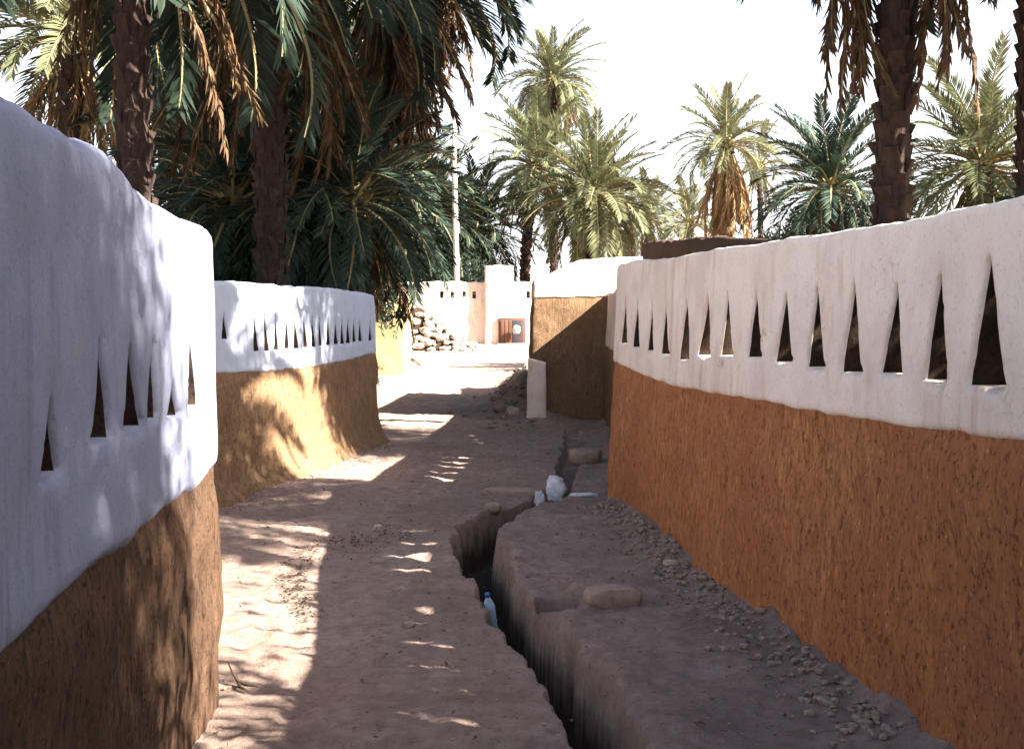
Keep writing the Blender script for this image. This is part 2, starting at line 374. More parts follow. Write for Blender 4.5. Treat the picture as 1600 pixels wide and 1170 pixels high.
def slab(name, root, path, zb, zt, thick, front, batter, flare, step, holes, mats, seed, r_edge=.03, lump=(.012, .006), wavy=(.012, .012), s_rng=None):
    """closed wall body: front and back skins over (s, z), rounded at rims, pierced by the hole polygons"""
    s0, s1 = s_rng if s_rng else (0, path.L)
    ss = np.arange(s0, s1 + step * .5, step); ss[-1] = s1
    one = np.ones_like(ss)
    nb = vnoise(np.stack([ss, one * 0, one * seed], -1), .13, seed) * wavy[0] + vnoise(np.stack([ss, one * 3, one * seed], -1), .035, seed + 1) * wavy[0] * .4
    ntp = vnoise(np.stack([ss, one * 7, one * seed], -1), .22, seed + 2) * wavy[1] + vnoise(np.stack([ss, one * 9, one * seed], -1), .07, seed + 3) * wavy[1] * .5
    B = zb(ss) + nb; T = zt(ss) + ntp
    pts = []; edges = []
    def loop(poly):
        k = len(pts); pts.extend([tuple(p) for p in poly]); n = len(poly)
        edges.extend([(k + i, k + (i + 1) % n) for i in range(n)])
    zl = np.arange(B[0] + step, T[0] - step * .5, step); zr = np.arange(B[-1] + step, T[-1] - step * .5, step)
    outline = [(s, z) for s, z in zip(ss, B)] + [(s1, z) for z in zr] + [(s, z) for s, z in zip(ss[::-1], T[::-1])] + [(s0, z) for z in zl[::-1]]
    loop(outline)
    for h in holes: loop(h)
    inner = []
    for e in (.25, .65, 1.2):
        for s, b_, t_ in zip(ss, B, T): inner += [(s, t_ - r_edge * e), (s, b_ + r_edge * e)]
        for z in zl: inner.append((s0 + r_edge * e, z))
        for z in zr: inner.append((s1 - r_edge * e, z))
    for h in holes:
        for e in (.006, .018): inner += [tuple(p) for p in offset_poly(h, e)]
    rr = np.random.default_rng(seed)
    for i, s in enumerate(ss[1:-1]):
        z = np.arange(B[i + 1] + step * 1.3, T[i + 1] - step * 1.1, step)
        inner += [(s + rr.uniform(-.2, .2) * step, q + rr.uniform(-.2, .2) * step) for q in z]
    inner = np.array(inner)
    ok = pip(inner, outline)
    for h in holes: ok &= ~pip(inner, h) & (seg_dist(inner, h) > .004)
    pts += [tuple(p) for p in inner[ok]]
    r = delaunay_2d_cdt([Vector(p) for p in pts], edges, [], 0, 1e-5)
    V = np.array([tuple(v) for v in r[0]]); Fc = np.array([tuple(f) for f in r[2] if len(f) == 3])
    cen = V[Fc].mean(1); keep = pip(cen, outline)
    for h in holes: keep &= ~pip(cen, h)
    Fc = Fc[keep]
    e_out = seg_dist(V, outline); e_h = np.full(len(V), 9.)
    for h in holes: e_h = np.minimum(e_h, seg_dist(V, h))
    def inset(e, r_): q = np.clip(1 - e / r_, 0, 1); return r_ * (1 - np.sqrt(np.maximum(0, 1 - q * q)))
    rd = inset(e_out, r_edge) + inset(e_h, .018)
    s, z = V[:, 0], V[:, 1]
    base = path.xy(s, 0); P3 = np.column_stack([base, z])
    lum = lump[0] * fbm(P3, .55, seed, 2) + lump[1] * fbm(P3 * np.array([1, 1, .6]), .11, seed + 5, 2)
    if name == 'mud_base': lum = (lum + .012) * smooth(.01, .16, zt(s) - z) - .010
    gnd = 0
    off = front - batter * z + flare * np.exp(-np.clip(z - gnd, 0, 9) / .13) + lum - rd
    fr = np.column_stack([path.xy(s, off), z])
    lum2 = lump[0] * fbm(P3 + 13.7, .5, seed + 9, 2)
    bk = np.column_stack([path.xy(s, -thick + batter * .3 * z + lum2 + rd), z])
    n = len(V); verts = np.vstack([fr, bk])
    a = path.xy(np.array([(s0 + s1) / 2]), 0)[0]
    # orient the front skin outwards
    i0, i1, i2 = Fc[len(Fc) // 2]; nn = np.cross(fr[i1] - fr[i0], fr[i2] - fr[i0]); sm = V[i0, 0]
    nx_ = np.interp(sm, path.s, path.n[:, 0]); ny_ = np.interp(sm, path.s, path.n[:, 1])
    if nn[0] * nx_ + nn[1] * ny_ < 0: Fc = Fc[:, ::-1]
    faces = [tuple(f) for f in Fc] + [tuple(f[::-1] + n) for f in Fc]
    mi = [0] * len(faces)
    cnt = {}
    for f in Fc:
        for k in range(3):
            u, w = int(f[k]), int(f[(k + 1) % 3]); cnt.setdefault((min(u, w), max(u, w)), []).append((u, w))
    for key, l in cnt.items():
        if len(l) == 1:
            u, w = l[0]; faces.append((w, u, u + n, w + n))
            hole = e_h[u] < 1e-4 and e_h[w] < 1e-4 and abs(V[u, 1] - V[w, 1]) > .6 * abs(V[u, 0] - V[w, 0])
            mi.append(1 if hole and len(mats) > 1 else 0)
    verts = verts - np.array(root.location)
    return link(name, mesh(name, verts, faces, mats, True, mi), root)

def prof(img, pairs):                # list of photo points along the wall -> z(s)
    s = []; z = []
    for px, py in pairs:
        a, d = img(px); s.append(float(a)); z.append(zat(py, float(d)))
    o = np.argsort(s); s = np.array(s)[o]; z = np.array(z)[o]
    return lambda q: np.interp(q, s, z)

def tri_hole(s, z0, z1, w, lean=0.0, rnd=None):
    """hand-cut slender triangle with a blunt tip and soft corners"""
    rnd = rnd or R; pts = []; w *= rnd.uniform(.92, 1.08)
    hgt = z1 - z0
    for k in range(9):
        t = k / 8; pts.append((s + w * .5 * (1 - t) ** .97 * (1 + rnd.uniform(-.05, .05)) + .005 + lean * t * w, z0 + hgt * t))
    for k in range(8, -1, -1):
        t = k / 8; pts.append((s - w * .5 * (1 - t) ** .97 * (1 + rnd.uniform(-.05, .05)) - .005 + lean * t * w, z0 + hgt * t))
    pts[0] = (pts[0][0], pts[0][1] + rnd.uniform(0, .012)); pts[-1] = (pts[-1][0], pts[-1][1] + rnd.uniform(0, .012))
    pts += [(s - w * .17, z0 + rnd.uniform(-.010, .006)), (s + w * .17, z0 + rnd.uniform(-.010, .006))]
    return pts

def img_holes(img, lst):
    out = []
    for px, ya, yb, xl, xr in lst:
        sl, dl = img(xl); sr, dr = img(xr); sc = (sl + sr) / 2; d = (dl + dr) / 2
        sa, da = img(px); w = abs(sr - sl)
        out.append(tri_hole(float(sc), zat(yb, float(d)), zat(ya, float(d)), float(w), float(np.clip((sa - sc) / max(w, .01), -.4, .4))))
    return out

def pierced_wall(name, label, path, zb, zt, thick, holes, seed, white, mud, batter=.05, flare=.0, step=.045, s_rng=None, base_to=-.35, r_edge=.035, wavy=(.014, .014)):
    a = path.xy(np.array([path.L / 2]), 0)[0]
    root = thing(name, label, 'wall', (float(a[0]), float(a[1]), 0))
    slab('mud_base', root, path, lambda s: np.full_like(s, base_to), lambda s: zb(s) + .05, thick, 0.0, batter, flare, step * 1.15, [], [mud], seed, .03, (.024, .015), (.0, .0), s_rng)
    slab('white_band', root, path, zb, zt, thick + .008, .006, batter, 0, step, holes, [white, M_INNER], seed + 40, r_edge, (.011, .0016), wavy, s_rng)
    return root

# --- right wall, curving away from the camera
pR = Path([(1.66, 0.2), (1.62, 1.2), (1.51, 3.3), (1.39, 4.77), (1.27, 5.55), (1.18, 6.3), (1.05, 7.4), (.90, 8.6), (.81, 9.35), (.86, 9.72), (1.05, 9.9)], +1)
imR = pR.image(-.062, s_hi=float(np.interp(9.3, pR.p[:-14, 1], pR.s[:-14])))
zbR = prof(imR, [(958, 568), (1000, 585), (1050, 603), (1100, 612), (1200, 628), (1250, 640), (1300, 650), (1400, 665), (1500, 678), (1600, 693)])
ztR = prof(imR, [(963, 413), (985, 405), (1015, 406), (1050, 402), (1100, 390), (1200, 375), (1300, 360), (1370, 350), (1440, 333), (1520, 318), (1600, 300)])
hR = img_holes(imR, [(1541, 402, 607, 1514, 1570), (1465, 430, 599, 1443, 1481), (1397, 445, 586, 1377, 1409), (1330, 445, 583, 1316, 1346),
    (1272, 448, 577, 1263, 1288), (1223, 457, 566, 1210, 1238), (1179, 458, 559, 1167, 1191), (1132, 455, 556, 1126, 1144), (1101, 462, 558, 1091, 1110),
    (1070, 470, 563, 1062, 1079), (1039, 475, 556, 1033, 1047), (1015, 468, 549, 1010, 1021), (993, 468, 543, 988, 1000), (975, 465, 538, 970, 980)])
for sN in (.0, .42, .84, 1.26):   # nearer openings, beside and behind the frame
    s_ = float(imR(1541)[0]) - .45 - sN
    if s_ > .3: hR.append(tri_hole(s_, 1.40, 1.78, .15))
pierced_wall('garden_wall', 'curving wall along the right, orange mud below a white band of triangular openings', pR, zbR, ztR, .24, hR, 3, M_WHITE, M_MUD, batter=.045, step=.04, r_edge=.03, wavy=(.007, .012))

# --- recessed stretch behind it
pR2 = Path([(.98, 9.85), (1.06, 10.8), (1.22, 13.5), (1.38, 16.5), (1.46, 18.3)], +1)
rz = lambda s: np.full_like(s, 1.17); rt = lambda s: 2.02 + .02 * np.sin(s * 1.7)
pierced_wall('garden_wall', 'narrow shaded strip of pierced wall receding behind the end of the right wall', pR2, rz, rt, .25,
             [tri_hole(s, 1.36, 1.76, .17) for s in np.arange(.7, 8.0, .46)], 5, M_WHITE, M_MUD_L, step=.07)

# --- wall across the end of the channel, facing the camera and turning the corner
pF = Path([(2.1, 17.95), (1.3, 18.0), (.42, 18.05), (.27, 18.22), (.30, 19.2), (.42, 21.5)], +1)
ztF = lambda s: np.interp(s, [0, 1.0, 1.35, 1.7, 2.2, 9], [2.62, 2.58, 2.42, 2.26, 2.22, 2.15])
zbF = lambda s: np.interp(s, [0, 2, 3, 9], [1.98, 1.93, 1.90, 1.85])
pierced_wall('corner_wall', 'rough brown wall facing the camera, cut by a diagonal shadow, white along its top', pF, zbF, ztF, .28, [], 7, M_WHITE, M_MUD_L, step=.07, batter=.03)

# --- near left wall
pL = Path([(-.86, .3), (-.93, 1.2), (-1.03, 2.25), (-1.12, 3.2), (-1.20, 4.2), (-1.225, 4.66), (-1.30, 4.90), (-1.55, 5.03), (-2.3, 5.1), (-3.15, 5.1)], -1)
imL = pL.image(-.022, s_hi=float(pL.s[np.argmin(np.linalg.norm(pL.p - np.array([-1.225, 4.66]), axis=1))]))
zbL = prof(imL, [(-60, 1110), (0, 1040), (45, 1000), (170, 880), (245, 822), (310, 765), (340, 742)])
ztL = prof(imL, [(-60, 90), (0, 125), (45, 155), (80, 178), (105, 188), (150, 215), (175, 226), (195, 252), (225, 288), (260, 316), (300, 338), (340, 347)])
hL = img_holes(imL, [(86, 625, 748, 68, 100), (162, 528, 690, 143, 172), (207, 540, 672, 190, 221), (240, 528, 659, 229, 249), (271, 600, 652, 263, 281), (301, 490, 637, 292, 309)])
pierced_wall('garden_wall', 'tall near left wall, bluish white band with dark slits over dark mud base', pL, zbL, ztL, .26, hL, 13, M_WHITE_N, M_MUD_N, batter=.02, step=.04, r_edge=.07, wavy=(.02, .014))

# --- second left wall
pL2 = Path([(-3.25, 5.25), (-3.12, 6.2), (-2.92, 8.0), (-2.52, 10.2), (-2.14, 12.2), (-1.80, 14.3), (-1.73, 14.72), (-1.82, 14.95), (-2.2, 15.1), (-5.0, 15.6)], -1)
sL2 = float(pL2.s[np.argmin(np.linalg.norm(pL2.p - np.array([-1.735, 14.65]), axis=1))])
imL2 = pL2.image(-.07, s_hi=sL2)
zbL2 = prof(imL2, [(250, 592), (345, 584), (430, 581), (480, 575), (540, 565), (597, 553)])
ztL2 = prof(imL2, [(250, 432), (345, 438), (400, 440), (430, 445), (500, 449), (560, 455), (600, 460)])
hL2 = img_holes(imL2, [(352, 490, 530, 348, 357)] + [(x, 489 + i * .9, 550 - i * 1.25, x - 4.2 + i * .1, x + 4.2 - i * .1) for i, x in enumerate((400, 416, 432, 449, 462, 476, 489, 500, 513, 525, 535, 544, 553, 562, 578))])
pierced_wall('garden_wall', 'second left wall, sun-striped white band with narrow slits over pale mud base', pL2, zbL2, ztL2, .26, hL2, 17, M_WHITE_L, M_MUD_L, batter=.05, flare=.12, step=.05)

# --- dark garden wall behind the right wall
pD = Path([(6.5, 7.4), (4.2, 8.6), (2.95, 11.0), (2.62, 15.0), (2.48, 20.0), (2.45, 22)], +1)
rootD = thing('mud_wall', 'dark bare mud wall showing above the far part of the right wall', 'wall', (2.62, 15, 0))
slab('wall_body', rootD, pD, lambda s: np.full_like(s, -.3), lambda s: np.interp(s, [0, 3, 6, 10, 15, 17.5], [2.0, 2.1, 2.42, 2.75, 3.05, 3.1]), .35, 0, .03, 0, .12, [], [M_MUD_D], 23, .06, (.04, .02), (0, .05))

# --- ochre wall beyond the left wall
GO = gz(-3.2, 27)
pO = Path([(-6.5, 26.2), (-4.2, 26.8), (-2.72, 27.0), (-2.56, 27.3), (-2.6, 29.0)], -1)
rootO = thing('ochre_wall', 'sunlit ochre mud wall end standing beyond the second left wall', 'wall', (-3.2, 27, 0))
slab('wall_body', rootO, pO, lambda s: np.full_like(s, -.2), lambda s: np.full_like(s, 2.16), .4, 0, .015, .05, .1, [], [M_OCHRE], 29, .06, (.03, .015), (0, .03))

# --- far white wall with small square loopholes, and its parts
DF = 42.0
zF0 = gz(0, DF) - .3
pW = Path([(at(560, DF), DF + 1.5), (at(650, DF), DF), (at(800, DF), DF - .2), (at(960, DF), DF - .5), (at(1100, DF), DF - 1)], -1)
def loophole(x, py, w=.13, h=.24):
    s = float(np.interp(x, pW.p[:, 0], pW.s)); z = zat(py, DF)
    return [(s - w / 2, z - h / 2), (s, z - h / 2 - .01), (s + w / 2, z - h / 2), (s + w / 2, z), (s + w / 2, z + h / 2), (s, z + h / 2 + .02), (s - w / 2, z + h / 2), (s - w / 2, z)]
hW = [loophole(at(px, DF), 461) for px in (690, 707, 725, 741, 808, 825, 842, 860)]
rootW = thing('far_wall', 'dazzling white wall with small dark loopholes closing the far end of the path', 'wall', (0, DF, 0))
_zt = prof(pW.image(0), [(560, 446), (640, 441), (700, 440), (820, 440), (900, 438), (1100, 432)])
slab('wall_body', rootW, pW, lambda s: np.full_like(s, zF0), _zt, .5, 0, .01, .1, .14, hW, [M_WHITE, M_INNER], 31, .07, (.03, .012), (0, .05))
pT = Path([(at(757, DF), DF - .45), (at(780, DF), DF - .55), (at(803, DF), DF - .45)], -1)
rootT = thing('wall_pier', 'tall square white pier rising above the far white wall', 'pier', (at(780, DF), DF - .5, 0))
slab('pier_body', rootT, pT, lambda s: np.full_like(s, zF0), lambda s: np.full_like(s, zat(416, DF)), .55, 0, .01, 0, .09, [], [M_WHITE], 33, .06, (.02, .01), (0, .03))

# ------------------------------------------------------------------ small builders
def box(w, d, h, bev=.01, jit=0, seed=0):
    """rounded box with its base at z = 0"""
    rr = random.Random(seed); v = []; f = []
    ws, ds, hs = [-w / 2, -w / 2 + bev, w / 2 - bev, w / 2], [-d / 2, -d / 2 + bev, d / 2 - bev, d / 2], [0, bev, h - bev, h]
    id_ = {}
    for i in range(4):
        for j in range(4):
            for k in range(4):
                e = (i in (0, 3)) + (j in (0, 3)) + (k in (0, 3))
                if e == 0: continue
                p = [ws[i], ds[j], hs[k]]
                if e >= 2:
                    c = .30 if e == 2 else .42
                    if i in (0, 3): p[0] += bev * c * (1 if i == 0 else -1)
                    if j in (0, 3): p[1] += bev * c * (1 if j == 0 else -1)
                    if k in (0, 3): p[2] += bev * c * (1 if k == 0 else -1)
                id_[i, j, k] = len(v); v.append([q + rr.uniform(-jit, jit) for q in p])
    for a in range(3):
        for b in range(3):
            for s in (0, 3):
                q = [(s, a, b), (s, a + 1, b), (s, a + 1, b + 1), (s, a, b + 1)]
                f.append([id_[t] for t in (q if s == 3 else q[::-1])])
                q = [(a, s, b), (a, s, b + 1), (a + 1, s, b + 1), (a + 1, s, b)]
                f.append([id_[t] for t in (q if s == 3 else q[::-1])])
                q = [(a, b, s), (a + 1, b, s), (a + 1, b + 1, s), (a, b + 1, s)]
                f.append([id_[t] for t in (q if s == 3 else q[::-1])])
    return v, f

def rock(seed, sx, sy, sz, sub=2, sq=.7):
    import bmesh
    bm = bmesh.new(); bmesh.ops.create_icosphere(bm, subdivisions=sub, radius=1)
    P = np.array([tuple(v.co) for v in bm.verts]); fs = [[v.index for v in q.verts] for q in bm.faces]; bm.free()
    c = np.sign(P) * np.abs(P) ** sq; c /= np.max(np.abs(c))
    c = c * (1 + .16 * vnoise(P + seed * 3.1, .7, seed)[:, None]) * (1 + .06 * vnoise(P + seed, .25, seed + 1)[:, None])
    return c * np.array([sx, sy, sz]), fs

def tube(pts, rad, n=6):
    v = []; f = []; pts = [Vector(p) for p in pts]
    for i, p in enumerate(pts):
        t = (pts[min(i + 1, len(pts) - 1)] - pts[max(i - 1, 0)]).normalized()
        a = t.cross(Vector((.31, .87, .2))).normalized(); b = t.cross(a)
        for k in range(n):
            q = 2 * math.pi * k / n; v.append(p + (a * math.cos(q) + b * math.sin(q)) * rad[i])
    for i in range(len(pts) - 1):
        for k in range(n):
            f.append((i * n + k, i * n + (k + 1) % n, (i + 1) * n + (k + 1) % n, (i + 1) * n + k))
    f.append(tuple(range(n - 1, -1, -1))); f.append(tuple((len(pts) - 1) * n + k for k in range(n)))
    return v, f

def lathe(prof_, n=20):
    v = []; f = []
    for r_, z in prof_:
        for k in range(n): a = 2 * math.pi * k / n; v.append((r_ * math.cos(a), r_ * math.sin(a), z))
    for i in range(len(prof_) - 1):
        for k in range(n): f.append((i * n + k, i * n + (k + 1) % n, (i + 1) * n + (k + 1) % n, (i + 1) * n + k))
    f.append(tuple(range(n - 1, -1, -1))); f.append(tuple((len(prof_) - 1) * n + k for k in range(n)))
    return v, f

# ------------------------------------------------------------------ palms
def frond_mesh(name, seed, bend, dead=False, pairs=46, mats=None, start=.13):
    rr = random.Random(seed); v = []; f = []; mi = []
    n = 14; pts = [Vector((0, 0, 0))]; tan = []
    side_b = rr.uniform(-.12, .12)
    for i in range(n):
        u = (i + .5) / n; th = -bend * u ** 1.35; t = Vector((math.cos(th), side_b * u, math.sin(th))).normalized()
        tan.append(t); pts.append(pts[-1] + t / n)
    rad = [.013 * (1 - .85 * i / n) + .0012 for i in range(n + 1)]
    for i in range(n + 1):
        t = tan[min(i, n - 1)]; a = t.cross(Vector((0, 0, 1))).normalized(); b = a.cross(t)
        for k in range(3):
            q = 2 * math.pi * k / 3 + .5; v.append(pts[i] + (a * math.cos(q) * 1.2 + b * math.sin(q) * .8) * rad[i])
    for i in range(n):
        for k in range(3): f.append((i * 3 + k, i * 3 + (k + 1) % 3, i * 3 + 3 + (k + 1) % 3, i * 3 + 3 + k)); mi.append(1)
    for j in range(pairs):
        u = start + (1 - start) * ((j + .5) / pairs); x = u * n; i = min(int(x), n - 1)
        p = pts[i].lerp(pts[i + 1], x - i); t = tan[i]; sd = t.cross(Vector((0, 0, 1))).normalized(); up = sd.cross(t)
        w = min(1, (u - start) / .22) * .6 + .4; ll = .235 * w * (1 - .62 * u ** 2.2)
        for s in (-1, 1):
            l = ll * rr.uniform(.75, 1.1)
            if dead:
                d = t * rr.uniform(.8, 1.1) + sd * s * rr.uniform(.05, .38) + up * rr.uniform(-.15, .2); l *= .8
                tw = rr.uniform(-1.2, 1.2)
            else:
                d = t * (.55 + .55 * u) + sd * s * rr.uniform(.62, .88) + up * rr.uniform(.10, .42); tw = rr.uniform(-.5, .5)
            d.normalize(); wv = d.cross(up).normalized(); wv = (wv * math.cos(tw) + d.cross(wv) * math.sin(tw)) * (.0085 if not dead else .0065)
            q = p + d * l * .45; dr = Vector((0, 0, -1)) * l * (.10 if not dead else .16); e = p + d * l + dr
            k = len(v); v += [p - wv * .35, p + wv * .35, q + wv, e, q - wv]
            f += [(k, k + 1, k + 2, k + 4), (k + 4, k + 2, k + 3)]; mi += [0, 0]
    return mesh(name, v, f, mats or ([M_DEAD, M_RACHIS] if dead else [M_GREEN, M_RACHIS]), False, mi)

def frond_set(green, dead):
    return dict(up=[frond_mesh('frond', 1 + k, .55 + .15 * k, mats=[green, M_RACHIS]) for k in range(3)],
                mid=[frond_mesh('frond', 11 + k, 1.05 + .18 * k, mats=[green, M_RACHIS]) for k in range(3)],
                low=[frond_mesh('frond', 21 + k, 1.25 + .2 * k, mats=[green, M_RACHIS]) for k in range(3)],
                dead=[frond_mesh('dead_frond', 31 + k, .25 + .22 * k, True, mats=[dead, M_RACHIS]) for k in range(3)])
FS_L = frond_set(M_GREEN, M_DEAD)          # pale palms, glare lightened into the leaf colour
FS_D = frond_set(M_GREEN_D, M_DEAD_D)      # dark palms, thicket shade put into the leaf colour

FS_M = frond_set(M_GREEN_M, M_DEAD_D)  # same thicket shade in the leaf colour, less strong

def frond_mat(az, el, sc, base, roll=0):
    return Matrix.Translation(base) @ Matrix.Rotation(az, 4, 'Z') @ Matrix.Rotation(-el, 4, 'Y') @ Matrix.Rotation(roll, 4, 'X') @ Matrix.Diagonal((sc, sc, sc, 1))

def add_fronds(parent, n, L, seed, fs, el_hi=82, el_lo=-22, n_dead=12, dead_el=(-84, -48), ring=.16, z=0, skew=.9, dead_len=.85):
    rr = random.Random(seed)
    for i in range(n):
        u = (i + .5) / n; el = math.radians(el_hi + (el_lo - el_hi) * u ** skew + rr.uniform(-7, 7)); az = i * 2.39996 + rr.uniform(-.25, .25)
        key = 'up' if u < .3 else ('mid' if u < .72 else 'low')
        o = link('frond', rr.choice(fs[key]), parent)
        o.matrix_local = frond_mat(az, el, L * rr.uniform(.82, 1.08), Vector((math.cos(az) * ring * u, math.sin(az) * ring * u, z + .18 * (1 - u))), rr.uniform(-.3, .3))
    for i in range(n_dead):
        az = i * 2.39996 * 1.3 + rr.uniform(-.3, .3); el = math.radians(rr.uniform(*dead_el))
        o = link('dead_frond', rr.choice(fs['dead']), parent)
        o.matrix_local = frond_mat(az, el, L * dead_len * rr.uniform(.7, 1.1), Vector((math.cos(az) * ring * 1.25, math.sin(az) * ring * 1.25, z - .12 - rr.uniform(0, .4))), rr.uniform(-1.2, 1.2))

def trunk_mesh(h, r, seed, lean=(0, 0), scar=.26, stub=.07):
    rr = random.Random(seed); n = max(10, int(h / .25)); m = 14
    v = []; f = []
    def spine(t): return Vector((lean[0] * t * t + .05 * math.sin(t * 5 + seed), lean[1] * t * t + .05 * math.cos(t * 4 + seed) - .05 * math.cos(seed), h * t))
    def rad(t): return r * (1.18 - .28 * min(1, t * 4) + .10 * max(0, t - .85) / .15)
    for i in range(n + 1):
        t = i / n; c = spine(t)
        for k in range(m):
            a = 2 * math.pi * k / m; q = rad(t) * (1 + rr.uniform(-.05, .05)); v.append(c + Vector((q * math.cos(a), q * math.sin(a), -.3 if i == 0 else 0)))
    for i in range(n):
        for k in range(m): f.append((i * m + k, i * m + (k + 1) % m, (i + 1) * m + (k + 1) % m, (i + 1) * m + k))
    f.append(tuple(n * m + k for k in range(m)))
    ns = int(h / scar * 5.2)
    for i in range(ns):                                   # old leaf bases, spiralling up
        t = (i + .5) / ns; a = i * 2.39996; c = spine(t); q = rad(t)
        er = Vector((math.cos(a), math.sin(a), 0)); et = Vector((-math.sin(a), math.cos(a), 0)); ez = Vector((0, 0, 1))
        w = .105 * r / .22 * rr.uniform(.8, 1.15); hh = scar * rr.uniform(.55, .8); ot = stub * rr.uniform(.6, 1.35) * r / .22
        b = c + er * q * .93; k = len(v)
        v += [b - et * w, b + et * w, b + et * w * .72 + ez * hh + er * (ot + .02), b - et * w * .72 + ez * hh + er * (ot + .02),
              b + et * w * .8 + ez * (hh + .02), b - et * w * .8 + ez * (hh + .02), b + er * ot * .8 + ez * hh * .55]
        f += [(k, k + 1, k + 6), (k + 1, k + 2, k + 6), (k + 2, k + 3, k + 6), (k + 3, k, k + 6), (k + 3, k + 2, k + 4, k + 5), (k + 1, k + 4, k + 2), (k, k + 3, k + 5)]
    return mesh('trunk', v, f, M_TRUNK, False), spine(1.0)

HEART = None
def heart_mesh():
    rr = random.Random(5); v, f = lathe([(.16, -.55), (.21, -.35), (.23, -.1), (.19, .1), (.10, .35), (.03, .5)], 12); v = [Vector(p) for p in v]
    for i in range(40):
        t = i / 40; a = i * 2.39996; z = -.5 + .7 * t; er = Vector((math.cos(a), math.sin(a), 0)); et = Vector((-math.sin(a), math.cos(a), 0)); b = er * .17 + Vector((0, 0, z)); k = len(v)
        v += [b - et * .06, b + et * .06, b + er * .2 + et * .03 + Vector((0, 0, .22)), b + er * .2 - et * .03 + Vector((0, 0, .22)), b + er * .05 + Vector((0, 0, .2))]
        f += [(k, k + 1, k + 2, k + 3), (k + 1, k + 4, k + 2), (k, k + 3, k + 4)]
    return mesh('crown', v, f, M_RACHIS, False)
HEART = heart_mesh()

def palm(label, x, y, top, L, seed, fs, r=.2, n=42, n_dead=12, lean=(0, 0), group='date palms', **kw):
    z0 = gz(x, y) if y < 60 else gz(x, y)
    root = thing('date_palm', label, 'palm tree', (x, y, z0), 0, group)
    me, tip = trunk_mesh(top - z0, r, seed, lean); link('trunk', me, root)
    cr = link('crown', HEART, root, loc=tip)
    add_fronds(cr, n, L, seed, fs, **dict(dict(n_dead=n_dead), **kw))
    return root

def palm_px(label, px, py, d, L, seed, fs, **kw):
    return palm(label, at(px, d), d, zat(py, d), L, seed, fs, **kw)

def clump(label, x, y, L, seed, fs, n=30, heads=3, n_dead=5, group='low palm clumps'):
    z0 = gz(x, y); root = thing('palm_clump', label, 'palm bush', (x, y, z0), 0, group); rr = random.Random(seed)
    for h in range(heads):
        a = rr.uniform(0, 6.28); q = .45 * (h > 0); hz = rr.uniform(.1, .9)
        me, tip = trunk_mesh(.35 + hz, .16, seed + h); st = link('stem', me, root, loc=(q * math.cos(a), q * math.sin(a), 0)); 
        add_fronds(st, n // heads, L * rr.uniform(.8, 1.1), seed * 7 + h, fs, el_hi=84, el_lo=8, n_dead=n_dead // heads + 1, dead_el=(-30, 10), z=.35 + hz)
    return root

# background palms, sunlit
palm_px('tall sunlit palm behind the far wall, highest crown of the central group', 864, 128, 60, 3.3, 101, FS_L, r=.22, n=60, n_dead=30, el_lo=-32)
palm_px('middle palm left of the big central crown, leaning over the far wall', 818, 262, 52, 3.6, 102, FS_L, r=.24, n=64, n_dead=16, lean=(.6, 0), el_lo=-36)
palm_px('broad pale palm with the widest drooping crown right of the centre', 928, 308, 47, 3.7, 103, FS_L, r=.27, n=76, n_dead=12, el_lo=-42)
palm_px('slim palm trunk standing close right of the broad central palm', 957, 318, 49, 2.7, 104, FS_L, r=.17, n=24, n_dead=18)
palm_px('sunlit palm with a long skirt of dead fronds, alone against the sky', 1135, 228, 46, 2.7, 105, FS_L, r=.25, n=44, n_dead=90, dead_len=1.3, dead_el=(-89, -66))
palm_px('slender bare palm trunk beside the skirted palm', 1187, 262, 50, 2.2, 106, FS_L, r=.11, n=16, n_dead=10)
palm_px('deep green bushy palm left of the big right trunk', 1300, 300, 27, 2.3, 107, FS_M, r=.2, n=72, n_dead=8, el_lo=-30)
palm_px('pale palm with a wide crown at the right edge behind the wall', 1535, 262, 27, 2.9, 108, FS_L, r=.25, n=66, n_dead=20, el_lo=-35)
palm_px('short faded palm low behind the corner wall', 1075, 350, 58, 2.6, 109, FS_L, r=.22, n=36, n_dead=8)
palm_px('far small palm between the central palms and the skirted palm', 1010, 345, 66, 3.2, 110, FS_L, r=.2, n=36, n_dead=8)
# big trunks in the middle distance
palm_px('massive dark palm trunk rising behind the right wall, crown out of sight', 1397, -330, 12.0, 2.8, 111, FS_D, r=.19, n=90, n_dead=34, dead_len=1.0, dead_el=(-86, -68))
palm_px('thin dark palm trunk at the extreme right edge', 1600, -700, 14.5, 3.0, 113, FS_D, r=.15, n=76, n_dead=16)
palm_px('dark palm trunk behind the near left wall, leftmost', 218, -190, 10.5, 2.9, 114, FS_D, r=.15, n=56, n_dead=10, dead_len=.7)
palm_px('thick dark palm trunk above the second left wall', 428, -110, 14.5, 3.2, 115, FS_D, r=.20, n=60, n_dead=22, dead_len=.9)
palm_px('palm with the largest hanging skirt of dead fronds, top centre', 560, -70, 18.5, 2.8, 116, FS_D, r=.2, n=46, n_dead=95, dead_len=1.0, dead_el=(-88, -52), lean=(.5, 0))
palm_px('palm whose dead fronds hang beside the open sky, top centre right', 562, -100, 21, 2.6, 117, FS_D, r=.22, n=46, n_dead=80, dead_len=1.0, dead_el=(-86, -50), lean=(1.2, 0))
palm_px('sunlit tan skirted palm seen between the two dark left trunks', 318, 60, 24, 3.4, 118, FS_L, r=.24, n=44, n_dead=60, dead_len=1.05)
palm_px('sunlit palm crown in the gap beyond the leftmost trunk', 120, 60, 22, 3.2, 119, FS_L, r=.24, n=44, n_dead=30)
palm_px('palm in the back row behind the dark thicket', 500, 120, 34, 3.6, 120, FS_L, r=.24, n=44, n_dead=40)
